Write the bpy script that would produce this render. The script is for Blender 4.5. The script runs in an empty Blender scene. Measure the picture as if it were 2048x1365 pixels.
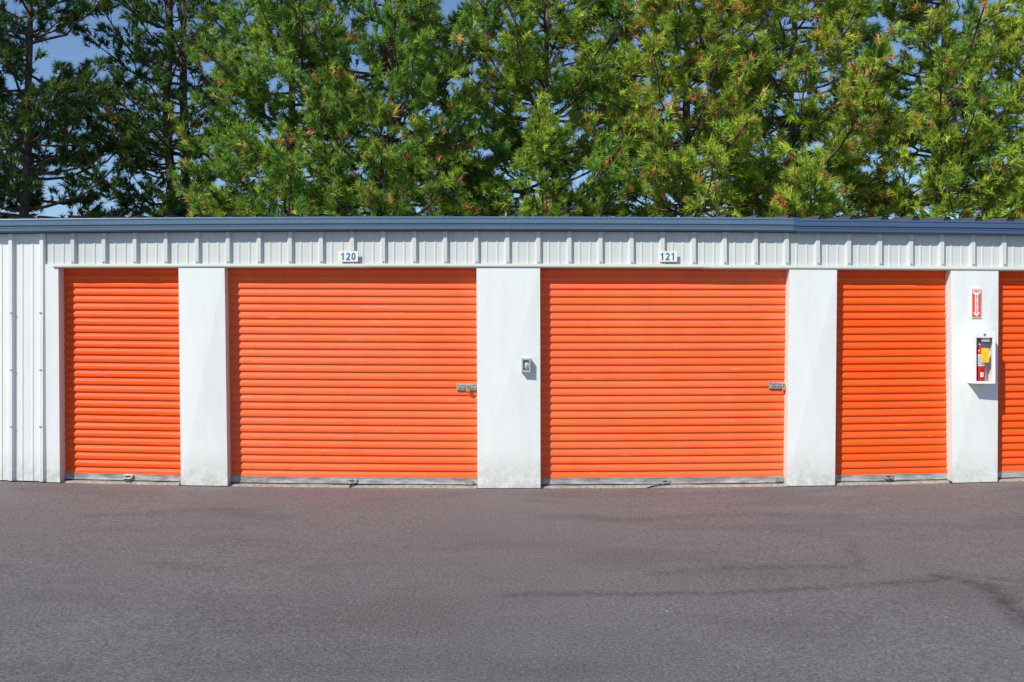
import bpy, math, random
import numpy as np
from mathutils import Vector, Matrix
random.seed(7); rng=np.random.default_rng(7)
scene=bpy.context.scene
COL=scene.collection
# ------------------------------------------------------------------ camera
CH=1.4286; CD=9.0; F=1858.0
cam=bpy.data.cameras.new("camera"); camo=bpy.data.objects.new("camera",cam); COL.objects.link(camo)
camo.location=(0,-CD,CH); camo.rotation_euler=(math.radians(90),0,0)
cam.sensor_width=36; cam.lens=36*F/2048; cam.clip_end=3000; cam.clip_start=0.05
scene.camera=camo
def W(px,py,Y=0.0):
    s=F/(CD+Y); return ((px-1024)/s, CH+(682.5-py)/s)
def PX(px,Y=0.0): return (px-1024)*(CD+Y)/F
# ------------------------------------------------------------------ light
sd=Vector((0.9,1.0,-1.2)).normalized()
elev=math.asin(-sd.z)
sun=bpy.data.lights.new("sun",'SUN'); sun.energy=5.0; sun.angle=math.radians(0.53); sun.color=(1.0,0.95,0.86)
suno=bpy.data.objects.new("sun",sun); COL.objects.link(suno)
suno.rotation_euler=sd.to_track_quat('-Z','Y').to_euler(); suno.location=(-20,-20,25)
w=bpy.data.worlds.new("World"); scene.world=w; w.use_nodes=True
nt=w.node_tree; nt.nodes.clear()
sky=nt.nodes.new("ShaderNodeTexSky"); sky.sky_type='NISHITA'; sky.sun_disc=False
sky.sun_elevation=elev
az=math.atan2(-sd.x,-sd.y)  # angle from +Y clockwise toward +X
sky.sun_rotation=az
sky.air_density=1.0; sky.dust_density=0.0; sky.ozone_density=5.0
bg=nt.nodes.new("ShaderNodeBackground"); bg.inputs[1].default_value=0.13
out=nt.nodes.new("ShaderNodeOutputWorld")
nt.links.new(sky.outputs[0],bg.inputs[0]); nt.links.new(bg.outputs[0],out.inputs[0])
scene.view_settings.view_transform='Standard'; scene.view_settings.look='None'
scene.view_settings.exposure=0; scene.view_settings.gamma=1
# ------------------------------------------------------------------ materials
class M:
    def __init__(s,name):
        s.m=bpy.data.materials.new(name); s.m.use_nodes=True; s.t=s.m.node_tree; s.n=s.t.nodes; s.l=s.t.links
        s.b=s.n["Principled BSDF"]; s.c=s.n.new("ShaderNodeTexCoord")
    def node(s,t,**k):
        n=s.n.new(t)
        for a,v in k.items(): setattr(n,a,v)
        return n
    def mapping(s,scale):
        mp=s.node("ShaderNodeMapping"); mp.inputs['Scale'].default_value=scale
        s.l.new(s.c.outputs['Object'],mp.inputs[0]); return mp.outputs[0]
    def noise(s,scale,det=4,rough=.55,vec=None):
        n=s.node("ShaderNodeTexNoise"); n.inputs['Scale'].default_value=scale; n.inputs['Detail'].default_value=det; n.inputs['Roughness'].default_value=rough
        s.l.new(vec if vec is not None else s.c.outputs['Object'],n.inputs['Vector']); return n.outputs['Fac']
    def ramp(s,f,a,b,ca=(0,0,0,1),cb=(1,1,1,1)):
        r=s.node("ShaderNodeValToRGB"); e=r.color_ramp.elements
        e[0].position=a; e[1].position=b; e[0].color=ca; e[1].color=cb
        s.l.new(f,r.inputs[0]); return r.outputs[0]
    def mix(s,f,a,b,mode='MIX'):
        m=s.node("ShaderNodeMixRGB",blend_type=mode)
        for i,v in enumerate((f,a,b)):
            if hasattr(v,'is_linked') or hasattr(v,'links'): s.l.new(v,m.inputs[i])
            elif i==0: m.inputs[0].default_value=v
            else: m.inputs[i].default_value=(*v[:3],1)
        return m.outputs[0]
    def math(s,op,a,b=None):
        m=s.node("ShaderNodeMath",operation=op)
        for i,v in enumerate((a,b)):
            if v is None: continue
            if hasattr(v,'links'): s.l.new(v,m.inputs[i])
            else: m.inputs[i].default_value=v
        return m.outputs[0]
    def bump(s,h,strength,dist=.01):
        b=s.node("ShaderNodeBump"); b.inputs['Strength'].default_value=strength; b.inputs['Distance'].default_value=dist
        s.l.new(h,b.inputs['Height']); s.l.new(b.outputs[0],s.b.inputs['Normal'])
    def col(s,c):
        if hasattr(c,'links'): s.l.new(c,s.b.inputs['Base Color'])
        else: s.b.inputs['Base Color'].default_value=(*c[:3],1)
    def set(s,rough=.5,metal=0,spec=.5):
        s.b.inputs['Roughness'].default_value=rough; s.b.inputs['Metallic'].default_value=metal
        s.b.inputs['Specular IOR Level'].default_value=spec
def simple(name,c,rough=.5,metal=0,var=.12,sc=20):
    m=M(name); n=m.noise(sc,3)
    m.col(m.mix(m.ramp(n,.3,.7),[x*(1-var) for x in c],[min(1,x*(1+var)) for x in c])); m.set(rough,metal); return m.m
def painted(name,c,rough=.4,dirt=(.42,.40,.35),amt=.35,bumpst=.15):
    m=M(name)
    n1=m.ramp(m.noise(1.3,5,.6,m.mapping((1,1,.45))),.35,.75)
    n2=m.ramp(m.noise(9,6,.7,m.mapping((1,1,.12))),.5,.8)
    n3=m.ramp(m.noise(38,5,.7),.60,.75)
    c1=m.mix(n1,c,[x*.92 for x in c])
    f=m.math('MULTIPLY',n2,amt*.6); c2=m.mix(f,c1,dirt)
    f3=m.math('MULTIPLY',n3,amt*.6); c3=m.mix(f3,c2,dirt)
    # splash dirt close to the ground
    sp=m.node("ShaderNodeSeparateXYZ"); m.l.new(m.c.outputs['Object'],sp.inputs[0])
    g=m.node("ShaderNodeMapRange"); g.inputs['From Min'].default_value=.02; g.inputs['From Max'].default_value=.38; g.inputs['To Min'].default_value=1; g.inputs['To Max'].default_value=0
    m.l.new(sp.outputs[2],g.inputs['Value'])
    f4=m.math('MULTIPLY',m.math('MULTIPLY',g.outputs[0],m.ramp(m.noise(14,5,.7),.32,.66)),min(1,amt*2.5))
    m.col(m.mix(f4,c3,dirt)); m.set(rough)
    m.bump(m.noise(2.2,3),bumpst,.02); return m.m
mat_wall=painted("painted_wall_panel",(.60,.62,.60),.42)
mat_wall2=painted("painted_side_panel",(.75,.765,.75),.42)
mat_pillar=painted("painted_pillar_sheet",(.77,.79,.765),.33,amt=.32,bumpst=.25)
mat_trim=painted("painted_trim",(.60,.62,.55),.4)
mat_gutter=painted("blue_gutter_paint",(.095,.165,.245),.35,dirt=(.18,.23,.28),amt=.6,bumpst=.05)
mat_gutter2=painted("blue_gutter_paint_newer",(.055,.105,.205),.35,dirt=(.13,.17,.22),amt=.4,bumpst=.05)
mat_roof=simple("roof_sheet",(.085,.08,.10),.45,0,.2)
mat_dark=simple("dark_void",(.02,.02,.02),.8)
mat_conc=M("concrete_slab_edge"); _n=mat_conc.noise(30,6,.7); mat_conc.col(mat_conc.mix(mat_conc.ramp(_n,.3,.7),(.16,.14,.115),(.46,.42,.36))); mat_conc.set(.9); mat_conc.bump(_n,.6,.01); mat_conc=mat_conc.m
mat_galv=M("galvanised_bar"); _n=mat_galv.noise(22,5,.7,mat_galv.mapping((.25,1,1))); mat_galv.col(mat_galv.mix(mat_galv.ramp(_n,.38,.66),(.26,.25,.24),(.58,.58,.57))); mat_galv.set(.45,.3); mat_galv=mat_galv.m
mat_steel=simple("zinc_steel",(.50,.49,.44),.38,.7,.25,60)
mat_brass=simple("brass",(.65,.42,.10),.3,.8)
mat_black=simple("black_rubber",(.02,.02,.02),.6)
mat_screw=simple("screw_head",(.3,.3,.3),.5,.5)
def doormat(name,c,faded,amt):
    m=M(name)
    a=m.ramp(m.noise(1.1,4,.6,m.mapping((.5,1,1.2))),.3,.7)
    c1=m.mix(a,c,faded)
    s=m.ramp(m.noise(12.05,1,.5,m.mapping((.02,.02,1))),.35,.65)
    c2=m.mix(m.math('MULTIPLY',s,.16),c1,(.95,.24,.11))
    scr=m.ramp(m.noise(30,6,.75,m.mapping((.10,1,2.2))),.62,.68)
    scr2=m.ramp(m.noise(2.2,3,.5),.48,.58)
    f=m.math('MULTIPLY',m.math('MULTIPLY',scr,scr2),amt)
    c3=m.mix(f,c2,(.92,.52,.36))
    dk=m.ramp(m.noise(5,6,.7,m.mapping((1,1,.4))),.50,.82)
    c4=m.mix(m.math('MULTIPLY',dk,.34),c3,(.50,.07,.02))
    m.col(c4); m.set(.45,0,.25); m.bump(m.noise(7,3),.16,.01); return m.m
mat_door_a=doormat("orange_door_paint",(.86,.080,.002),(.88,.098,.005),.6)
mat_door_b=doormat("orange_door_paint_faded",(.90,.122,.026),(.92,.155,.046),.8)
# ------------------------------------------------------------------ helpers
def empty(name,loc=(0,0,0)):
    o=bpy.data.objects.new(name,None); o.location=loc; o.empty_display_size=.2; COL.objects.link(o); return o
def mk(name,v,f,mat,parent=None,smooth=False):
    me=bpy.data.meshes.new(name); me.from_pydata([tuple(x) for x in v],[],f); me.update()
    if mat: me.materials.append(mat)
    if smooth: me.shade_smooth()
    o=bpy.data.objects.new(name,me); COL.objects.link(o)
    if parent: o.parent=parent; o.matrix_parent_inverse=Matrix.Translation(-parent.location)
    return o
def bev(o,wd=.003,seg=2):
    b=o.modifiers.new("bevel",'BEVEL'); b.width=wd; b.segments=seg; b.limit_method='ANGLE'; return o
BF=[(0,1,2,3),(7,6,5,4),(0,4,5,1),(1,5,6,2),(2,6,7,3),(3,7,4,0)]
def boxv(x0,x1,y0,y1,z0,z1):
    return [(x0,y0,z0),(x0,y1,z0),(x1,y1,z0),(x1,y0,z0),(x0,y0,z1),(x0,y1,z1),(x1,y1,z1),(x1,y0,z1)]
def box(name,x0,x1,y0,y1,z0,z1,mat,parent=None,bevel=0):
    o=mk(name,boxv(x0,x1,y0,y1,z0,z1),BF,mat,parent)
    if bevel: bev(o,bevel)
    return o
def cyl(name,p0,p1,r0,r1,mat,parent=None,seg=20):
    p0=Vector(p0);p1=Vector(p1);d=(p1-p0).normalized(); a=d.orthogonal().normalized(); b=d.cross(a)
    v=[];f=[]
    for p,r in((p0,r0),(p1,r1)):
        for i in range(seg):
            t=2*math.pi*i/seg; v.append(p+a*math.cos(t)*r+b*math.sin(t)*r)
    for i in range(seg): j=(i+1)%seg; f.append((i,j,seg+j,seg+i))
    f.append(tuple(range(seg))[::-1]); f.append(tuple(range(seg,2*seg)))
    return mk(name,v,f,mat,parent)
def tubemesh(name,pts,r,mat,parent=None,seg=8,closed=False):
    pts=[Vector(p) for p in pts]; v=[];f=[]; n=len(pts)
    for i,p in enumerate(pts):
        d=(pts[min(i+1,n-1)]-pts[max(i-1,0)]).normalized(); a=d.cross(Vector((.3,.9,.2))).normalized(); b=d.cross(a)
        for k in range(seg):
            t=2*math.pi*k/seg; v.append(p+a*math.cos(t)*r+b*math.sin(t)*r)
    for i in range(n-1):
        for k in range(seg):
            j=(k+1)%seg; f.append((i*seg+k,i*seg+j,(i+1)*seg+j,(i+1)*seg+k))
    return mk(name,v,f,mat,parent,True)
def text(name,body,x,y,z,size,mat,parent,bold=.0,sx=1.0,spacing=1.0,res=4):
    cu=bpy.data.curves.new(name,'FONT'); cu.body=body; cu.size=size; cu.align_x='CENTER'; cu.align_y='CENTER'
    cu.offset=bold; cu.extrude=.0006; cu.space_character=spacing; cu.resolution_u=res
    o=bpy.data.objects.new(name+"_c",cu); COL.objects.link(o)
    dg=bpy.context.evaluated_depsgraph_get(); me=bpy.data.meshes.new_from_object(o.evaluated_get(dg))
    bpy.data.objects.remove(o)
    me.materials.clear(); me.materials.append(mat)
    vs=[v.co.copy() for v in me.vertices]
    mx=(min(v.x for v in vs)+max(v.x for v in vs))/2; my=(min(v.y for v in vs)+max(v.y for v in vs))/2
    for v in me.vertices:
        c=v.co; v.co=((c.x-mx)*sx+x, y-c.z, (c.y-my)+z)
    o=bpy.data.objects.new(name,me); COL.objects.link(o); o.parent=parent; o.matrix_parent_inverse=Matrix.Translation(-parent.location)
    return o
# ------------------------------------------------------------------ profile functions of the long building
def cl(X,m=6.5): return max(-m,min(m,X))
def gz(X): return .00285*cl(X)**2
def zh(X): X=cl(X); return 2.137-.0025*X-.0006*X*X      # underside of header
def zg(X): X=cl(X); return 2.6165-.0014*X-.0013*X*X      # top of gutter
XL,XR=-9.2,11.6
# ------------------------------------------------------------------ ground
def axis(dense0,dense1,step,far):
    a=list(np.arange(dense0,dense1+1e-6,step))
    e=step; lo=[];hi=[];x=dense0;y=dense1
    while x>-far: e*=1.5; x-=e; lo.append(x)
    e=step
    while y<far: e*=1.5; y+=e; hi.append(y)
    return np.array(lo[::-1]+a+hi)
gx=axis(-6.5,6.5,.035,1500); gy=axis(-6.2,.05,.03,1500)
GX,GY=np.meshgrid(gx,gy)
GZ=.00285*np.clip(GX,-6.5,6.5)**2*np.clip((GY+9)/5,0,1)
def vn(x,y,seed=0):
    xi=np.floor(x);yi=np.floor(y);fx=x-xi;fy=y-yi;fx=fx*fx*(3-2*fx);fy=fy*fy*(3-2*fy)
    h=lambda a,b:np.modf(np.abs(np.sin(a*127.1+b*311.7+seed*17.3)*43758.5453))[0]
    return (h(xi,yi)*(1-fx)+h(xi+1,yi)*fx)*(1-fy)+(h(xi,yi+1)*(1-fx)+h(xi+1,yi+1)*fx)*fy
def fb(x,y,s,sd): return sum(vn(x*s*2**i,y*s*2**i,sd+i)/2**i for i in range(4))/1.875
stain=np.zeros_like(GX)
def streak(pts,wd,amt,seed,breakup=.5):
    global stain
    nx=(fb(GX,GY,5,seed)-.5)*.10; ny=(fb(GX,GY,6,seed+9)-.5)*.10
    best=np.full_like(GX,9.)
    for (x0,y0),(x1,y1) in zip(pts[:-1],pts[1:]):
        dx,dy=x1-x0,y1-y0; t=np.clip(((GX-x0)*dx+(GY-y0)*dy)/(dx*dx+dy*dy),0,1)
        best=np.minimum(best,np.hypot(GX+nx-x0-t*dx,GY+ny-y0-t*dy))
    m=np.clip(1.3-best/wd,0,1)*np.clip((fb(GX,GY,2.5,seed+3)-breakup+.35)*3,0,1)
    stain=np.maximum(stain,m*amt)
def G(px,py):
    d=CH*F/(py-682.5); return ((px-1024)*d/F,d-CD)
streak([G(1020,1192),G(1200,1188),G(1420,1190),G(1700,1178),G(1900,1163)],.06,.75,1,.45)
streak([G(1290,1150),G(1450,1138),G(1640,1135),G(1690,1140)],.05,.7,4,.5)
streak([G(1890,1160),G(1960,1175),G(2010,1200),G(2060,1260)],.085,1.0,7,.3)
streak([G(1690,1085),G(1710,1110),G(1730,1150)],.05,.5,12,.5)
streak([G(1850,1140),G(1950,1160),G(2060,1170)],.05,.5,14,.5)
streak([G(0,1003),G(60,985)],.012,.8,22,.2)
streak([G(180,1040),G(420,1025),G(560,1038)],.12,.40,31,.45)
streak([G(1170,1035),G(1260,1042),G(1500,1030),G(1700,1040)],.12,.40,41,.45)
streak([G(300,1130),G(420,1142)],.09,.35,51,.4)
ny_,nx_=GX.shape
me=bpy.data.meshes.new("asphalt_pavement")
vv=np.stack([GX,GY,GZ],-1).reshape(-1,3)
idx=np.arange(nx_*ny_).reshape(ny_,nx_)
ff=np.stack([idx[:-1,:-1],idx[:-1,1:],idx[1:,1:],idx[1:,:-1]],-1).reshape(-1,4)
def npmesh(me,vv,ff):
    k=ff.shape[1]
    me.vertices.add(len(vv)); me.vertices.foreach_set("co",vv.astype(np.float32).ravel())
    me.loops.add(ff.size); me.loops.foreach_set("vertex_index",ff.astype(np.int32).ravel())
    me.polygons.add(len(ff)); me.polygons.foreach_set("loop_start",np.arange(0,ff.size,k,dtype=np.int32))
    try: me.polygons.foreach_set("loop_total",np.full(len(ff),k,dtype=np.int32))
    except Exception: pass
    me.update(calc_edges=True)
npmesh(me,vv,ff)
at=me.attributes.new("stain",'FLOAT','POINT'); at.data.foreach_set("value",stain.astype(np.float32).ravel())
m=M("asphalt")
big=m.ramp(m.noise(.55,4,.6),.3,.7); mid=m.ramp(m.noise(3.5,6,.65),.35,.7)
fine=m.noise(55,4,.8); vfine=m.noise(170,3,.85)
c=m.mix(big,(.200,.196,.194),(.240,.234,.230))
c=m.mix(m.math('MULTIPLY',mid,.5),c,(.180,.176,.174))
# dusty brown apron by the doors
sp=m.node("ShaderNodeSeparateXYZ"); m.l.new(m.c.outputs['Object'],sp.inputs[0])
mr=m.node("ShaderNodeMapRange"); mr.inputs['From Min'].default_value=-4.2; mr.inputs['From Max'].default_value=-.3; m.l.new(m.math('ADD',sp.outputs[1],m.math('MULTIPLY',m.noise(.8,4),1.2)),mr.inputs['Value'])
c=m.mix(m.math('MULTIPLY',mr.outputs[0],.75),c,(.255,.212,.198))
mr2=m.node("ShaderNodeMapRange"); mr2.inputs['From Min'].default_value=-.22; mr2.inputs['From Max'].default_value=.02; m.l.new(m.math('ADD',sp.outputs[1],m.math('MULTIPLY',m.noise(7,5),.12)),mr2.inputs['Value'])
c=m.mix(m.math('MULTIPLY',mr2.outputs[0],.5),c,(.30,.255,.22))
pt=m.ramp(m.noise(.9,6,.6,m.mapping((.6,1.5,1))),.50,.60)
c=m.mix(m.math('MULTIPLY',pt,.40),c,(.155,.140,.134))
pl=m.ramp(m.noise(1.7,5,.65,m.mapping((.5,1.4,1))),.56,.68)
c=m.mix(m.math('MULTIPLY',pl,.25),c,(.31,.29,.28))
a=m.node("ShaderNodeAttribute",attribute_name="stain")
st=m.math('MULTIPLY',a.outputs['Fac'],m.ramp(m.noise(16,5,.7),.3,.6))
c=m.mix(m.math('MULTIPLY',st,.78),c,(.065,.053,.053))
c=m.mix(m.ramp(fine,.38,.64),m.mix(1.0,c,(.58,.58,.60),'MULTIPLY'),m.mix(1.0,c,(1.3,1.28,1.28),'MULTIPLY'))
c=m.mix(m.ramp(vfine,.38,.64),m.mix(1.0,c,(.58,.58,.60),'MULTIPLY'),m.mix(1.0,c,(1.38,1.38,1.38),'MULTIPLY'))
vo=m.node("ShaderNodeTexVoronoi"); vo.inputs['Scale'].default_value=60; m.l.new(m.c.outputs['Object'],vo.inputs['Vector'])
sc=m.node("ShaderNodeSeparateColor"); m.l.new(vo.outputs['Color'],sc.inputs[0])
c=m.mix(m.math('MULTIPLY',m.math('GREATER_THAN',sc.outputs[0],.985),m.math('LESS_THAN',vo.outputs['Distance'],.28)),c,(.34,.32,.30))
m.col(c); m.set(.85,0,.3)
m.bump(m.math('ADD',m.math('MULTIPLY',fine,.8),m.math('ADD',m.math('MULTIPLY',vfine,.8),m.math('MULTIPLY',m.noise(1.5,3),1.0))),.8,.014)
me.materials.append(m.m); me.shade_smooth()
ground=bpy.data.objects.new("asphalt_pavement",me); COL.objects.link(ground)
# ------------------------------------------------------------------ building
B=empty("storage_unit_building",(0,0,0))
RIBP=.300; RIB0=PX(953)
def ribprof(x0,x1,h=.032):
    """list of (x,y) following an R-panel between x0 and x1 (y negative = toward camera)"""
    pts=[]
    k0=int(math.floor((x0-RIB0)/RIBP))-1; k1=int(math.ceil((x1-RIB0)/RIBP))+1
    for k in range(k0,k1+1):
        c=RIB0+k*RIBP
        pts+=[(c-.036,0),(c-.017,-h),(c+.017,-h),(c+.036,0),
              (c+.088,0),(c+.094,-.005),(c+.106,-.005),(c+.112,0),
              (c+.188,0),(c+.194,-.005),(c+.206,-.005),(c+.212,0)]
    f=lambda X:np.interp(X,[p[0] for p in pts],[p[1] for p in pts])
    r=[(x0,float(f(x0)))]+[p for p in pts if x0<p[0]<x1]+[(x1,float(f(x1)))]
    return r
def panel(name,x0,x1,zb,zt,mat,y=0,h=.032):
    pr=ribprof(x0,x1,h); v=[];f=[]
    for (x,yy) in pr: v+= [(x,y+yy,zb(x)),(x,y+yy,zt(x))]
    for i in range(len(pr)-1): f.append((2*i,2*i+2,2*i+3,2*i+1))
    return mk(name,v,f,mat,B)
XJ0,XJ1=PX(93),PX(119)
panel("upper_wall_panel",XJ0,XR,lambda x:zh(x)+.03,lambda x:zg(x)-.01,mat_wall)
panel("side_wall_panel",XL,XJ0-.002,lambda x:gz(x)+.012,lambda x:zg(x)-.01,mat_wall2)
# screws at the foot of the upper panel
v=[];f=[]
for k in range(-16,38):
    x=RIB0+k*RIBP
    if x<XJ0 or x>XR: continue
    z=zh(x)+.052; n=len(v); v+=boxv(x-.0055,x+.0055,-.038,-.031,z-.0055,z+.0055); f+=[tuple(i+n for i in q) for q in BF]
for px in (25,27,83,86):
    x=PX(px)
    for z in (.6,1.15,1.7):
        n=len(v); v+=boxv(x-.005,x+.005,-.038,0,z-.005,z+.005); f+=[tuple(i+n for i in q) for q in BF]
mk("panel_screws",v,f,mat_screw,B)
# header trim
def strip(name,x0,x1,prof,mat,fz,step=.4,caps=True):
    n=max(2,int((x1-x0)/step)+1); xs=np.linspace(x0,x1,n); k=len(prof); v=[];f=[]
    for x in xs:
        for (y,z) in prof: v.append((x,y,fz(x)+z))
    for i in range(n-1):
        for j in range(k-1):
            a=i*k+j; f.append((a,a+k,a+k+1,a+1))
    if caps: f.append(tuple(range(k))[::-1]); f.append(tuple(range((n-1)*k,n*k)))
    return mk(name,v,f,mat,B)
hp=[(.10,-.0),(-.036,0),(-.036,.006),(-.042,.008),(-.042,.020),(-.036,.024),(-.034,.036),(.004,.040)]
j0,j1=PX(745),PX(1415)
strip("header_trim",XJ0+.08,j0,hp,mat_trim,zh)
strip("header_trim_b",j0-.05,j1,[(y-.0022,z+.0022) for y,z in hp],mat_trim,zh)
strip("header_trim_c",j1-.04,XR,[(y-.0003,z-.002) for y,z in hp],mat_trim,zh)
strip("header_soffit",XJ1+.01,XR,[(.12,.02),(.012,.012)],mat_dark,zh,caps=False)
# jamb left of first door
def hexa(name,tl,tr,bl,br,y0,y1,zt,zbl,zbr,mat,cross=0,taper=0):
    """front face corners given as x; optional cross-broken (X-creased) sheet"""
    v=[(bl,y0,zbl),(br,y0,zbr),(tr,y0,zt),(tl,y0,zt),(bl,y1,zbl),(br,y1,zbr),(tr,y1,zt),(tl,y1,zt)]
    f=[(1,5,6,2),(4,0,3,7),(3,2,6,7)]
    if cross:
        v.append(((tl+tr+bl+br)/4,y0-cross,(zt+zbl)/2)); f+=[(0,1,8),(1,2,8),(2,3,8),(3,0,8)]
    else: f.append((0,1,2,3))
    return mk(name,v,f,mat,B)
hexa("door_jamb",XJ0,XJ1,XJ0+.012,PX(122),-.024,.12,zh(XJ0)+.0,gz(XJ0)+.008,gz(XJ1)+.008,mat_wall2)
box("jamb_upper",XJ0-.001,XJ0+.082,-.0235,.02,zh(XJ0)+.0005,zh(XJ0)+.034,mat_wall2,B)
PY=-.03
def pillar(t0,t1,b0,b1,name="pillar"):
    x=[PX(q,PY) for q in (t0,t1,b0,b1)]
    o=hexa(name,x[0],x[1],x[2],x[3],PY,.13,zh(x[0])-.002,gz(x[2])+.008,gz(x[3])+.008,mat_pillar,cross=.015)
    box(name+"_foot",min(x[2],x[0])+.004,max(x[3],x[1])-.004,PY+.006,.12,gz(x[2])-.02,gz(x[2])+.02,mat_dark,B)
    return x
pillar(357,449,362,455)
pillar(953,1080,955,1081)
pillar(1579,1674,1574,1670)
pillar(1902,1997,1905,1995)
pillar(2520,2620,2520,2620)
pillar(3110,3500,3110,3500)
# doors
DY=.095
PITCH=.0765
def door(px0,px1,mat,bottomlift=.028):
    x0=PX(px0,DY); x1=PX(px1,DY); xs=np.linspace(x0,x1,10)
    prof=[]; z=0; H=2.16; n=int(H/PITCH)+1
    for i in range(n):
        for t,y in ((0,-.002),(.015,-.009),(.05,-.0112),(.14,-.0122),(.26,-.0127),(.38,-.0122),(.50,-.0110),(.59,-.0085),(.66,-.005),(.71,-.001),(.76,.001),(.84,.002),(.92,.002),(.985,.001)):
            prof.append(((i+t)*PITCH,y))
    v=[];f=[];k=len(prof); top=n*PITCH
    for ci,x in enumerate(xs):
        zb=gz(x)+bottomlift+.052; s=(2.235-zb-.0025*x)/top
        for (zz,y) in prof:
            wob=.0022*math.sin(zz*9+ci*1.3)+.0012*math.sin(zz*23+ci*2.9)
            v.append((x,DY+y+wob,zb+zz*s))
    for i in range(len(xs)-1):
        for j in range(k-1):
            a=i*k+j; f.append((a,a+k,a+k+1,a+1))
    d=mk("roller_door",v,f,mat,B,True)
    strip("door_bottom_bar",x0,x1,[(DY+.02,0),(DY-.020,0),(DY-.020,.012),(DY-.014,.016),(DY-.014,.050),(DY-.018,.054),(DY-.018,.060),(DY+.02,.060)],mat_galv,lambda x:gz(x)+bottomlift)
    strip("door_seal",x0,x1,[(DY+.01,0),(DY-.008,0),(DY-.008,.006),(DY+.01,.01)],mat_black,lambda x:gz(x)+bottomlift-.008)
    return x0,x1
door(125,366,mat_door_a)
door(440,962,mat_door_b)
door(1068,1590,mat_door_b)
door(1660,1915,mat_door_a)
door(1985,2530,mat_door_a)
door(2610,3120,mat_door_b)
# concrete slab
v=[];f=[]; xs=np.arange(XJ1-.02,XR,.03)
for i,x in enumerate(xs):
    e=.028+(vn(np.array(x*9.),np.array(3.),5)-.5)*.016+(vn(np.array(x*40.),np.array(1.),2)-.5)*.006
    z=gz(x)
    tt=.018+(vn(np.array(x*7.),np.array(8.),5)-.5)*.006
    v+=[(x,e-.035,z-.02),(x,e-.012,z+tt-.005),(x,e,z+tt),(x,.6,z+tt)]
for i in range(len(xs)-1):
    for j in range(3): a=4*i+j; f.append((a,a+4,a+5,a+1))
mk("concrete_slab",v,f,mat_conc,B)
# gutter (two lengths, joined left of the last third)
gp=[(-.100,-.006),(-.112,0),(-.118,.002),(-.121,-.004),(-.121,-.014),(-.116,-.018),(-.115,-.060),(-.104,-.070),(-.104,-.082),(-.100,-.086),(-.098,-.112),(-.088,-.122),(-.01,-.124),(-.002,-.120)]
XG=PX(1592,-.12)
strip("gutter",XL,XG,gp,mat_gutter,zg)
strip("gutter_b",XG+.004,XR,[(y-.001,z-.010) for y,z in gp],mat_gutter2,zg)
strip("gutter_connector",XG-.022,XG+.020,[(y-.004 if y<-.05 else y,z+(.003 if z>-.05 else -.005)) for y,z in gp],mat_gutter2,zg)
strip("gutter_back",XL,XR,[(-.034,-.13),(-.034,-.012)],mat_dark,zg,caps=False)
# roof
SL=.092; YR=3.0; YB=5.6
v=[];f=[]
RP0=RIB0+.02
k=-40
xs=[]
while RP0+k*.3<XR+.1:
    c0=RP0+k*.3
    if c0>XL-.1: xs+=[(c0-.042,0),(c0-.020,.040),(c0+.020,.040),(c0+.042,0)]
    k+=1
for (x,h) in xs:
    z=zg(x)-.006+h
    v+=[(x,-.095,z),(x,YR,z+SL*YR),(x,YB,z+SL*(2*YR-YB))]
for i in range(len(xs)-1):
    for j in range(2): a=3*i+j; f.append((a,a+3,a+4,a+1))
mk("roof_sheet",v,f,mat_roof,B)
v=[];f=[]
for i in range(0,len(xs)-3,4):
    n=len(v)
    for (x,h) in xs[i:i+4]: v.append((x,-.085,zg(x)-.008+h))
    f.append((n,n+1,n+2,n+3))
mk("rib_end_shade",v,f,mat_dark,B)  # dark faces stand in for the shade inside the open rib ends
box("rear_wall",XL,XR,YB-.1,YB-.05,0,2.7,mat_wall2,B)
box("end_wall",XL+.01,XL+.05,.02,YB-.1,0,2.55,mat_wall2,B)
box("end_wall_b",XR-.05,XR-.01,.02,YB-.1,0,2.50,mat_wall2,B)
# door hardware
def pull(px,py,rope):
    x,z=W(px,py,DY-.03)
    p=empty("door_pull_handle",(x,DY-.03,z))
    box("plate",x-.048,x+.048,DY-.032,DY-.021,z-.004,z+.034,mat_steel,p,.002)
    box("lip",x-.036,x+.036,DY-.057,DY-.031,z-.006,z+.004,mat_steel,p,.002)
    box("slot",x-.02,x+.02,DY-.0345,DY-.032,z+.012,z+.024,mat_black,p)
    tubemesh("rope",[(x+a,DY-.057+b,z+c) for a,b,c in rope],.0065,mat_black,p)
pull(256,957,[(0,0,0),(-.02,-.01,-.008),(.0,-.02,-.018),(.04,-.02,-.02),(.05,-.02,-.03)])
pull(704,966,[(.0,0,.0),(.03,-.01,-.004),(.02,-.02,-.012),(-.01,-.03,-.022),(-.012,-.04,-.045),(-.02,-.06,-.055)])
pull(1330,967,[(.03,0,0),(-.05,-.01,-.012),(-.13,-.03,-.020),(-.2,-.05,-.038),(-.28,-.07,-.040),(-.34,-.07,-.044)])
pull(1777,957,[(0,0,0),(.02,-.01,-.01),(.0,-.02,-.02),(-.02,-.02,-.02)])
for px,py in((940,966),(1561,959)):
    x,z=W(px,py,DY-.03); box("rail_clip",x-.05,x+.03,DY-.038,DY-.021,z-.018,z+.022,mat_steel,B,.002)
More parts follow.
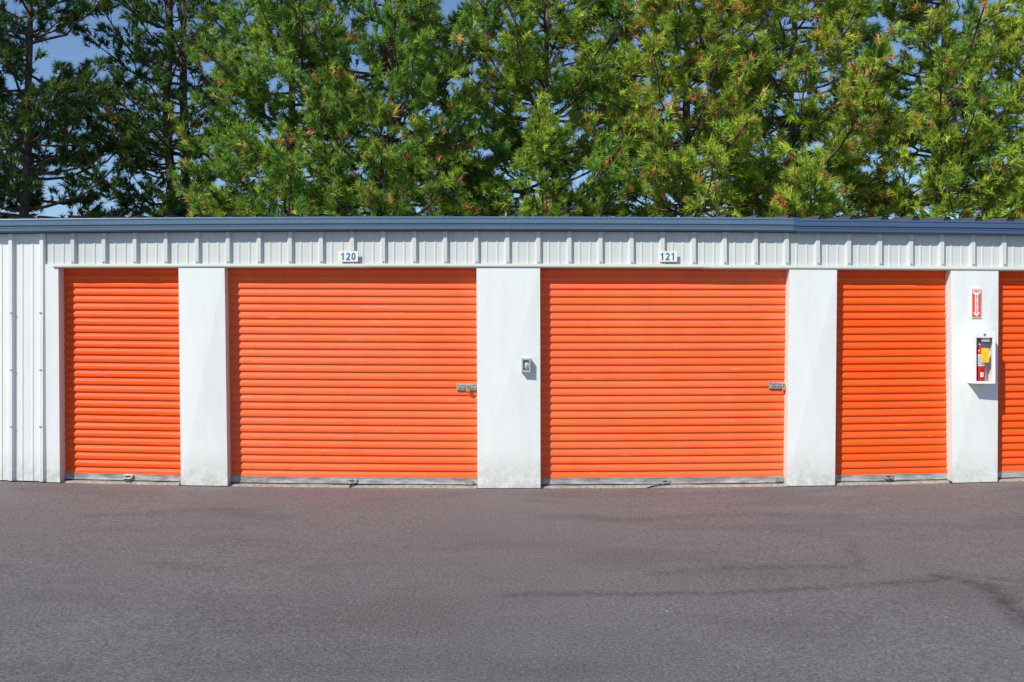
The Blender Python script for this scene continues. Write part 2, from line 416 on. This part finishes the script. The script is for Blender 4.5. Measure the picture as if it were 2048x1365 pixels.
def latch(px0,px1,py,lockpx):
    x0,z=W(px0,py,DY-.03); x1,_=W(px1,py,DY-.03)
    p=empty("door_latch",(x0,DY-.03,z))
    box("backplate",x0,x1,DY-.0265,DY-.0115,z-.034,z+.034,mat_steel,p,.002)
    box("rail_top",x0+.01,x1,DY-.036,DY-.0262,z+.016,z+.026,mat_steel,p,.002)
    box("rail_bottom",x0+.01,x1,DY-.036,DY-.0262,z-.026,z-.016,mat_steel,p,.002)
    cyl("bolt",(x0+.03,DY-.036,z),(x1+.01,DY-.036,z),.0085,.0085,mat_steel,p)
    for q in(.02,.07,.14): box("keeper",x0+q,x0+q+.012,DY-.048,DY-.026,z-.016,z+.016,mat_steel,p,.002)
    for q in(.012,.175):
        for s in(-.026,.026): cyl("rivet",(x0+q,DY-.0385,z+s*.95),(x0+q,DY-.030,z+s*.95),.004,.004,mat_black,p,8)
    xl,_=W(lockpx,py,DY-.05)
    k=empty("padlock",(xl,DY-.05,z-.02))
    pts=[(xl+.013*math.cos(t),DY-.055,z+.002+.020*math.sin(t)) for t in np.linspace(0,math.pi,10)]
    pts=[(xl+.013,DY-.055,z-.014)]+pts+[(xl-.013,DY-.055,z-.014)]
    tubemesh("shackle",pts,.0035,mat_steel,k)
    box("body",xl-.018,xl+.018,DY-.066,DY-.044,z-.044,z-.012,mat_brass,k,.004)
    cyl("keyway",(xl,DY-.067,z-.030),(xl,DY-.060,z-.030),.006,.006,mat_steel,k,12)
latch(913,953,775,936)
latch(1538,1576,772,1567)
# ------------------------------------------------------------------ number signs
mat_plate=simple("sign_plate",(.84,.80,.66),.45,0,.04)
mat_blue=simple("sign_blue_letters",(.02,.20,.44),.5,0,.1,60)
def ribbon(name,pts,wd,y,mat,parent,closed=False):
    P=[Vector((a,b)) for a,b in pts]; n=len(P); v=[];f=[]
    for i in range(n):
        a=P[i-1] if (i>0 or closed) else P[i]; b=P[(i+1)%n] if (i<n-1 or closed) else P[i]
        d0=(P[i]-a); d1=(b-P[i])
        d0=d0.normalized() if d0.length>0 else d1.normalized(); d1=d1.normalized() if d1.length>0 else d0
        n0=Vector((-d0.y,d0.x)); n1=Vector((-d1.y,d1.x)); mm=(n0+n1).normalized(); k=1/max(.5,mm.dot(n0))
        q=mm*wd/2*k; v+=[(P[i].x+q.x,y,P[i].y+q.y),(P[i].x-q.x,y,P[i].y-q.y)]
    for i in range(n if closed else n-1):
        a=2*i; b=2*((i+1)%n); f.append((a,a+1,b+1,b))
    return mk(name,v,f,mat,parent)
def digit(ch,cx,cz,h,y,mat,parent):
    w_=h*.56; s=h*.20; hh=h/2-s/2; hw=w_/2-s/2
    if ch=="0":
        ribbon("digit_0",[(cx+hw*math.cos(t),cz+hh*math.copysign(abs(math.sin(t))**.85,math.sin(t))) for t in np.linspace(0,2*math.pi,28,endpoint=False)],s,y,mat,parent,True)
    elif ch=="1":
        x=cx+h*.04
        pts=[(x+s/2,cz-h/2),(x+s/2,cz+h/2),(x-s*.28,cz+h/2),(x-s*.62,cz+h*.36),(x-s*1.35,cz+h*.31),(x-s*1.35,cz+h*.17),(x-s/2,cz+h*.17),(x-s/2,cz-h/2)]
        mk("digit_1",[(a,y,b) for a,b in pts],[tuple(range(len(pts)))],mat,parent)
    elif ch=="2":
        r=hw; cy=cz+h/2-s/2-r
        pts=[(cx+r*math.cos(t),cy+r*math.sin(t)) for t in np.linspace(math.radians(185),math.radians(-28),14)]
        pts+=[(cx+r*.45,cz-h*.10),(cx-r*.55,cz-h*.26),(cx-r*.92,cz-h/2+s*.75)]
        ribbon("digit_2",pts,s,y,mat,parent)
        ribbon("digit_2_foot",[(cx-w_/2,cz-h/2+s/2),(cx+w_/2,cz-h/2+s/2)],s,y-.0006,mat,parent)
def numsign(px0,px1,py0,py1,s):
    y=-.040
    x0,z1=W(px0,py0,y); x1,z0=W(px1,py1,y)
    p=empty("unit_number_sign",((x0+x1)/2,y,(z0+z1)/2))
    box("plate",x0,x1,y-.006,y,z0,z1,mat_plate,p,.0012)
    h=.074; st=.052
    for i,ch in enumerate(s): digit(ch,(x0+x1)/2+(i-1)*st,(z0+z1)/2,h,y-.0072,mat_blue,p)
numsign(677,716,503,524,"120")
numsign(1316,1354,503,524,"121")
# ------------------------------------------------------------------ light switch box
mat_pvc=simple("grey_pvc",(.36,.39,.40),.45,0,.05)
mat_pvc2=simple("light_pvc",(.60,.64,.64),.4,0,.05)
y0=PY-.068; x0,z1=W(1043,717,y0); x1,z0=W(1061.5,746,y0)
p=empty("light_switch_box",((x0+x1)/2,PY,(z0+z1)/2))
t=.016
box("back",x0,x1,PY-.028,PY-.004,z0,z1,mat_pvc,p,.003)
box("side_l",x0,x0+t,y0,PY-.028,z0,z1,mat_pvc,p,.003); box("side_r",x1-t,x1,y0,PY-.028,z0,z1,mat_pvc,p,.003)
box("side_t",x0+t,x1-t,y0+.001,PY-.028,z1-t*1.2,z1-.001,mat_pvc,p,.002); box("side_b",x0+t,x1-t,y0+.001,PY-.028,z0+.001,z0+t*1.6,mat_pvc,p,.002)
box("switch_plate",x0+t+.004,x1-t-.004,PY-.044,PY-.028,z0+.040,z1-.034,mat_pvc2,p,.002)
box("toggle",(x0+x1)/2-.008,(x0+x1)/2+.008,PY-.060,PY-.044,(z0+z1)/2-.012,(z0+z1)/2+.016,mat_pvc2,p,.002)
# ------------------------------------------------------------------ extinguisher sign
mat_red=simple("sign_red",(.72,.085,.04),.45,0,.06)
mat_white=simple("sign_white",(.80,.79,.77),.45,0,.03)
y=PY-.018
x0,z1=W(1943,577.5,y); x1,z0=W(1962.5,636,y); cx=(x0+x1)/2
p=empty("fire_extinguisher_sign",(cx,y,(z0+z1)/2))
box("plate",x0,x1,y-.002,y+.006,z0,z1,mat_white,p)
box("red_field",x0+.005,x1-.005,y-.003,y-.002,z0+.005,z1-.005,mat_red,p)
ya=y-.0042; hw=(x1-x0)/2-.010; sw=.0155
pts=[(cx-hw,z1-.010),(cx+hw,z1-.010),(cx+hw,z1-.044),(cx+sw+.004,z1-.056),(cx+sw,z1-.062),(cx+sw,z0+.050),(cx+hw*.9,z0+.050),(cx,z0+.008),(cx-hw*.9,z0+.050),(cx-sw,z0+.050),(cx-sw,z1-.062),(cx-sw-.004,z1-.056),(cx-hw,z1-.044)]
mk("white_arrow",[(a,ya,b) for a,b in pts],[tuple(range(len(pts)))[::-1]],mat_white,p)
text("word_top","FIRE",cx,ya-.001,z1-.027,.030,mat_red,p,bold=.0008,sx=1.0)
wd="EXTINGUISHER"; zt=z1-.066; zb=z0+.040
for i,ch in enumerate(wd):
    text("letter_"+str(i+1),ch,cx,ya-.001,zt-(zt-zb)*i/(len(wd)-1),.0185,mat_red,p,bold=.0006,sx=1.1)
# ------------------------------------------------------------------ extinguisher cabinet
mat_cab=simple("cabinet_white",(.82,.82,.82),.35,0,.02)
mat_er=simple("extinguisher_red",(.62,.02,.012),.22,0,.05)
mat_yel=simple("tag_yellow",(.90,.62,.01),.5,0,.04)
mat_lbl=simple("label_grey",(.62,.60,.62),.45,0,.05)
yf=-.172; yb=PY-.003
x0,z1=W(1948,663.5,yf); x1,z0=W(1990.5,767.5,yf); cx=(x0+x1)/2
p=empty("extinguisher_cabinet",(cx,yb,(z0+z1)/2))
t=.004
box("back",x0,x1,yb-.004,yb,z0,z1,mat_cab,p)
box("left_side",x0,x0+t,yf+.012,yb-.004,z0,z1,mat_cab,p); box("right_side",x1-t,x1,yf+.012,yb-.004,z0,z1,mat_cab,p)
box("top",x0+t,x1-t,yf+.012,yb-.004,z1-t,z1-.0005,mat_cab,p); box("bottom",x0+t,x1-t,yf+.012,yb-.004,z0+.0005,z0+t,mat_cab,p)
fr=.024
box("door_left",x0-.003,x0+fr,yf,yf+.012,z0-.002,z1+.002,mat_cab,p,.002); box("door_right",x1-fr,x1+.003,yf,yf+.012,z0-.002,z1+.002,mat_cab,p,.002)
box("door_top",x0+fr,x1-fr,yf+.0004,yf+.012,z1-.058,z1+.0015,mat_cab,p); box("door_bottom",x0+fr,x1-fr,yf+.0004,yf+.012,z0-.0015,z0+.022,mat_cab,p)
cyl("lock",(cx,yf-.004,z1-.030),(cx,yf+.004,z1-.030),.012,.012,mat_steel,p); cyl("keyhole",(cx,yf-.0055,z1-.030),(cx,yf-.003,z1-.030),.0045,.0045,mat_black,p,10)
e=empty("fire_extinguisher",(cx-.012,-.10,z0+.02))
ex=cx-.010; ey=-.098; r=.048
prof=[(0,.0),(r*.9,.0),(r,.008),(r,.285),(r*.93,.305),(r*.7,.325),(r*.4,.338),(.016,.343),(.016,.356)]
v=[];f=[];sg=28
for (rr,zz) in prof:
    for i in range(sg):
        a=2*math.pi*i/sg; v.append((ex+rr*math.cos(a),ey+rr*math.sin(a),z0+.006+zz))
for j in range(len(prof)-1):
    for i in range(sg): q=(i+1)%sg; f.append((j*sg+i,j*sg+q,(j+1)*sg+q,(j+1)*sg+i))
mk("cylinder_body",v,f,mat_er,e,True)
def wrap(name,a0,a1,za,zb,rr,mat):
    v=[];f=[];n=12
    for i in range(n+1):
        a=math.radians(a0+(a1-a0)*i/n); v+=[(ex+rr*math.cos(a),ey+rr*math.sin(a),z0+za),(ex+rr*math.cos(a),ey+rr*math.sin(a),z0+zb)]
    for i in range(n): f.append((2*i,2*i+2,2*i+3,2*i+1))
    mk(name,v,f,mat,e,True)
wrap("instruction_label",205,300,.165,.275,r+.0012,mat_lbl)
wrap("small_label",250,290,.060,.105,r+.0012,mat_lbl)
for q in range(6): wrap("label_line_"+str(q+1),215,285,.180+q*.015,.184+q*.015,r+.0022,mat_red if q%2 else mat_black)
cyl("valve",(ex,ey,z0+.362),(ex,ey,z0+.395),.014,.012,mat_black,e)
box("lever_low",ex-.012,ex+.060,ey-.010,ey+.010,z0+.392,z0+.400,mat_black,e,.002)
box("lever_high",ex-.020,ex+.062,ey-.011,ey+.011,z0+.412,z0+.419,mat_black,e,.002)
cyl("gauge",(ex-.012,ey-.024,z0+.378),(ex-.012,ey-.012,z0+.378),.014,.014,mat_lbl,e)
tubemesh("hose",[(ex-.012,ey,z0+.38),(ex-.045,ey-.01,z0+.37),(ex-.056,ey-.02,z0+.30),(ex-.056,ey-.02,z0+.16),(ex-.054,ey-.02,z0+.10)],.008,mat_black,e)
box("inspection_tag",ex-.012,ex+.062,ey-.056,ey-.054,z0+.200,z0+.335,mat_yel,e)
for q in range(5): box("tag_line_"+str(q+1),ex+.0,ex+.050,ey-.0568,ey-.0562,z0+.215+q*.018,z0+.218+q*.018,mat_brass,e)
box("seal_card",ex-.008,ex+.07,ey-.050,ey-.048,z0+.400,z0+.432,mat_white,e)
# ------------------------------------------------------------------ leaf litter and weeds
v=[];f=[]
def bit(x,y,s,a,up=.003):
    n=len(v); z=gz(x)*min(1,(y+9)/5)+up
    c,sn=math.cos(a),math.sin(a); l=s; wd=s*random.uniform(.2,.6)
    for u,q,h in((-l,0,0),(0,-wd,.002),(l,0,random.uniform(0,.006)),(0,wd,.001)): v.append((x+u*c-q*sn,y+u*sn+q*c,z+h))
    f.append((n,n+1,n+2,n+3))
for i in range(230): bit(random.uniform(-5.6,5.6),-abs(random.gauss(0,.18))-.02,random.uniform(.003,.011),random.uniform(0,6.3))
for i in range(130): bit(random.uniform(-5,5),random.uniform(-4.5,-.1),random.uniform(.003,.011),random.uniform(0,6.3))
for px,py in((215,1057),(232,1050),(250,1102),(1295,996),(1450,1008),(1180,1010),(620,1003),(905,985)):
    q=G(px,py); bit(q[0],q[1],.022,random.uniform(-.4,.4))
mk("leaf_litter",v,f,simple("dry_leaf",(.46,.36,.20),.8,0,.4,5),None)
v=[];f=[]
for cxp,n in((1578,26),(1573,14),(1200,5),(870,6)):
    X=PX(cxp)
    for i in range(n):
        a=random.uniform(0,6.28); l=random.uniform(.008,.025); bx=X+random.gauss(0,.022); by=-.045+random.gauss(0,.012); k=len(v)
        z=gz(bx); v+=[(bx-.003,by,z),(bx+.003,by,z),(bx+l*math.cos(a),by+l*math.sin(a)*.7,z+l*.8)]; f.append((k,k+1,k+2))
mk("weeds",v,f,simple("weed_green",(.10,.17,.04),.7,0,.2),None)
# ------------------------------------------------------------------ pines
mb=M("pine_bark"); n=mb.noise(14,3,.7,mb.mapping((1,1,.35))); mb.col(mb.mix(mb.ramp(n,.3,.7),(.035,.024,.018),(.19,.135,.10))); mb.set(.9); mat_bark=mb.m
mn=M("pine_needles")
a=mn.node("ShaderNodeAttribute",attribute_name="tint")
mn.l.new(a.outputs['Color'],mn.b.inputs['Base Color']); mn.set(.5,0,.4)
tr=mn.node("ShaderNodeBsdfTranslucent"); mn.l.new(a.outputs['Color'],tr.inputs[0])
mx=mn.node("ShaderNodeMixShader"); mx.inputs[0].default_value=.35
mn.l.new(mn.b.outputs[0],mx.inputs[1]); mn.l.new(tr.outputs[0],mx.inputs[2]); mn.l.new(mx.outputs[0],mn.n["Material Output"].inputs[0])
mat_needle=mn.m
def norm(a): return a/np.maximum(np.linalg.norm(a,axis=-1,keepdims=True),1e-9)
ZLO,ZHI=3.1,8.9
def pine(cx,cy,H,R,z0=1.2,dens=1.0,brown=.06,yellow=.4,dark=1.0,nn=30,trunks=((0,0),),seed=0,whorl=.34,nlimb=6,rt=.11,big=1.0):
    r=np.random.default_rng(seed); root=empty("pine_tree",(cx,cy,0))
    V=[];Fc=[];nv=0
    def tube(P,Rd,sides):
        nonlocal nv
        P=np.array(P); n=len(P); T=norm(np.gradient(P,axis=0)); up=np.array([.31,.17,.93]) if abs(T[0][2])<.8 else np.array([1,.1,0])
        A=norm(np.cross(T,up)); Bv=np.cross(T,A); th=np.linspace(0,2*np.pi,sides,endpoint=False)
        ring=P[:,None,:]+(A[:,None,:]*np.cos(th)[None,:,None]+Bv[:,None,:]*np.sin(th)[None,:,None])*np.array(Rd)[:,None,None]
        V.append(ring.reshape(-1,3))
        i=np.arange(n-1)[:,None]*sides+np.arange(sides)[None,:]; j=np.arange(n-1)[:,None]*sides+((np.arange(sides)+1)%sides)[None,:]
        Fc.append(np.stack([i,j,j+sides,i+sides],-1).reshape(-1,4)+nv); nv+=n*sides
    TP=[];TD=[]
    for (tx,ty) in trunks:
        zz=np.linspace(0,H,14); wob=np.cumsum(r.normal(0,.05,(14,2)),0); wob[0]=0
        P=np.stack([cx+tx+wob[:,0],cy+ty+wob[:,1],zz],-1); tube(P,rt*(1-.93*zz/H)+.008,10)
        z=z0
        while z<H-.25:
            hz=z/H
            vis=1.0 if ZLO-.6<z<ZHI else .4
            for l in range(nlimb if len(trunks)==1 else 3):
                if vis<1 and r.random()<.35: continue
                zz0=z+r.uniform(-.2,.2); an=r.uniform(0,2*np.pi)
                px_=np.interp(zz0,P[:,2],P[:,0]); py_=np.interp(zz0,P[:,2],P[:,1])
                L=R*min(1,.35+1.5*(1-hz))*(1-hz**3.2)*r.uniform(.5,1.18)
                if L<.25: L=.25
                rise=r.uniform(-.05,.35)+hz*.35
                t=np.linspace(0,1,7); d=np.array([np.cos(an),np.sin(an)]); side=np.array([-d[1],d[0]])
                bend=r.normal(0,.15)*L
                LP=np.stack([px_+d[0]*L*t+side[0]*bend*t*t,py_+d[1]*L*t+side[1]*bend*t*t,zz0+L*(rise*t+.16*t*t*t)-.10*L*np.sin(t*3.1)],-1)
                LP[1:-1]+=r.normal(0,.03,(5,3))
                r0=.010+.009*L
                tube(LP,r0*(1-.8*t)+.003,5)
                ns=int(max(3,L*6.8*dens*(vis if vis==1 else .6)))
                for sidx in range(ns):
                    u=r.uniform(.12,1)**.75; i0=min(5,int(u*6)); fr_=u*6-i0; bp=LP[i0]*(1-fr_)+LP[i0+1]*fr_
                    ld=norm(LP[i0+1]-LP[i0]); sg_=1 if sidx%2 else -1
                    sd_=np.array([-ld[1],ld[0],0])*sg_
                    dr=norm(ld*r.uniform(.4,1.1)+sd_*r.uniform(.2,1.0)+np.array([0,0,r.uniform(-.3,.65)]))
                    sl=(.28+.28*L*(1.05-u)*.8)*r.uniform(.6,1.2)
                    q=np.linspace(0,1,4)[:,None]; SP=bp+dr*sl*q+np.array([0,0,.10*sl])*q*q
                    tube(SP,np.array([.007,.006,.005,.003]),3)
                    nt_=int(sl/.11)+1
                    for k in range(nt_):
                        uu=.30+.70*(k+1)/nt_ if nt_>1 else 1
                        bp2=bp+dr*sl*uu
                        if uu>.98: TP.append(bp2); TD.append(dr+np.array([0,0,.25]))
                        else:
                            o=norm(r.normal(0,1,3)+dr*.8+np.array([0,0,.35])); TP.append(bp2+o*r.uniform(.05,.14)); TD.append(o*.8+dr*.5)
                    TP.append(bp+dr*sl*.9+norm(r.normal(0,1,3))*.11); TD.append(dr+r.normal(0,.5,3)+np.array([0,0,.3]))
            z+=whorl*r.uniform(.8,1.2)
    me=bpy.data.meshes.new("trunk_and_limbs"); npmesh(me,np.concatenate(V),np.concatenate(Fc)); me.materials.append(mat_bark); me.shade_smooth()
    o=bpy.data.objects.new("trunk_and_limbs",me); COL.objects.link(o); o.parent=root; o.matrix_parent_inverse=Matrix.Translation(-root.location)
    TP=np.array(TP);TD=norm(np.array(TD))
    keep=TP[:,2]>1.8; TP=TP[keep];TD=TD[keep]; n=len(TP)
    ref=np.where(np.abs(TD[:,2:3])<.9,np.array([[0,0,1.]]),np.array([[1.,0,0]])); A=norm(np.cross(TD,ref)); Bv=np.cross(TD,A)
    th=r.uniform(0,2*np.pi,(n,nn)); sp_=r.uniform(.1,1.15,(n,nn)); al=r.uniform(-.09,.04,(n,nn)); sc_=r.uniform(.75,1.25,(n,1))*big
    rad=A[:,None]*np.cos(th)[...,None]+Bv[:,None]*np.sin(th)[...,None]
    nd=norm(TD[:,None]*np.cos(sp_)[...,None]+rad*np.sin(sp_)[...,None])
    base=TP[:,None]+TD[:,None]*(al*sc_)[...,None]
    ln=(r.uniform(.095,.155,(n,nn))*sc_)[...,None]
    wv=norm(np.cross(nd,r.normal(0,1,(n,nn,3))))*.0088*big
    tri=np.stack([base-wv,base+wv,base+nd*ln-np.array([0,0,.006])],2)
    nq=n*nn
    fc=np.arange(nq*3).reshape(-1,3)
    me=bpy.data.meshes.new("needles"); npmesh(me,tri.reshape(-1,3),fc)
    g=np.array([.13,.32,.06]); yg=np.array([.52,.62,.07]); br=np.array([.82,.38,.14]); tan=np.array([.72,.56,.14])
    cv=fb(TP[:,0]+TP[:,2]*.3,TP[:,1]+TP[:,2]*.9,1.3,seed)
    mixv=np.clip(yellow*1.6*(cv-.22)+r.normal(0,.22,n)+.3*yellow,0,1)[:,None]
    col=g*(1-mixv)+yg*mixv
    brn=r.random(n); bm=fb(TP[:,0],TP[:,2],.9,seed+5)
    bsel=(brn<brown*np.clip((bm-.35)*5,0.2,2))[:,None]
    col=np.where(bsel,np.where(r.random((n,1))<.55,br,tan)*r.uniform(.7,1.2,(n,1)),col)
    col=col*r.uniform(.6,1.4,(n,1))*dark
    cc=np.repeat(col,nn*3,0).reshape(n,nn,3,3)*r.uniform(.8,1.2,(n,nn,1,1))
    cc=np.concatenate([np.clip(cc.reshape(-1,3),0,.9),np.ones((nq*3,1))],1)
    at=me.attributes.new("tint",'FLOAT_COLOR','POINT'); at.data.foreach_set("color",cc.astype(np.float32).ravel())
    me.materials.append(mat_needle)
    o=bpy.data.objects.new("needles",me); COL.objects.link(o); o.parent=root; o.matrix_parent_inverse=Matrix.Translation(-root.location)
    return n
tot=0
TY=8.6
# x, y, height, radius
tot+=pine(-9.5,TY+.3,11.5,2.3,dens=.85,yellow=.15,brown=.05,dark=.5,seed=11)  # left two pines: shade is partly put into the darker needle tint
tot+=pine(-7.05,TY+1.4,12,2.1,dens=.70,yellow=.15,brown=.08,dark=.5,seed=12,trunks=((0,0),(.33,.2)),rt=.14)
tot+=pine(-4.5,TY+.2,11.5,2.3,dens=1.0,yellow=.40,brown=.06,seed=13)
tot+=pine(-2.4,TY-.2,12,2.35,dens=1.05,yellow=.5,brown=.06,seed=14)
tot+=pine(.7,TY,11.5,2.5,dens=1.12,yellow=.6,brown=.06,seed=15)
tot+=pine(3.2,TY-.2,12.5,2.45,dens=1.12,yellow=.85,brown=.18,seed=16)
tot+=pine(5.6,TY,12,2.45,dens=1.1,yellow=.9,brown=.14,seed=17)
tot+=pine(8.1,TY+.2,12,2.35,dens=1.1,yellow=.8,brown=.08,seed=18)
tot+=pine(10.6,TY,12,2.3,dens=.6,yellow=.75,brown=.08,seed=19)
# unseen pine added off frame to shade the left-hand pines
tot+=pine(-13.2,TY-3.2,15,2.9,dens=.6,yellow=.3,brown=.05,seed=20,nn=12,big=1.6)
print("tufts",tot)
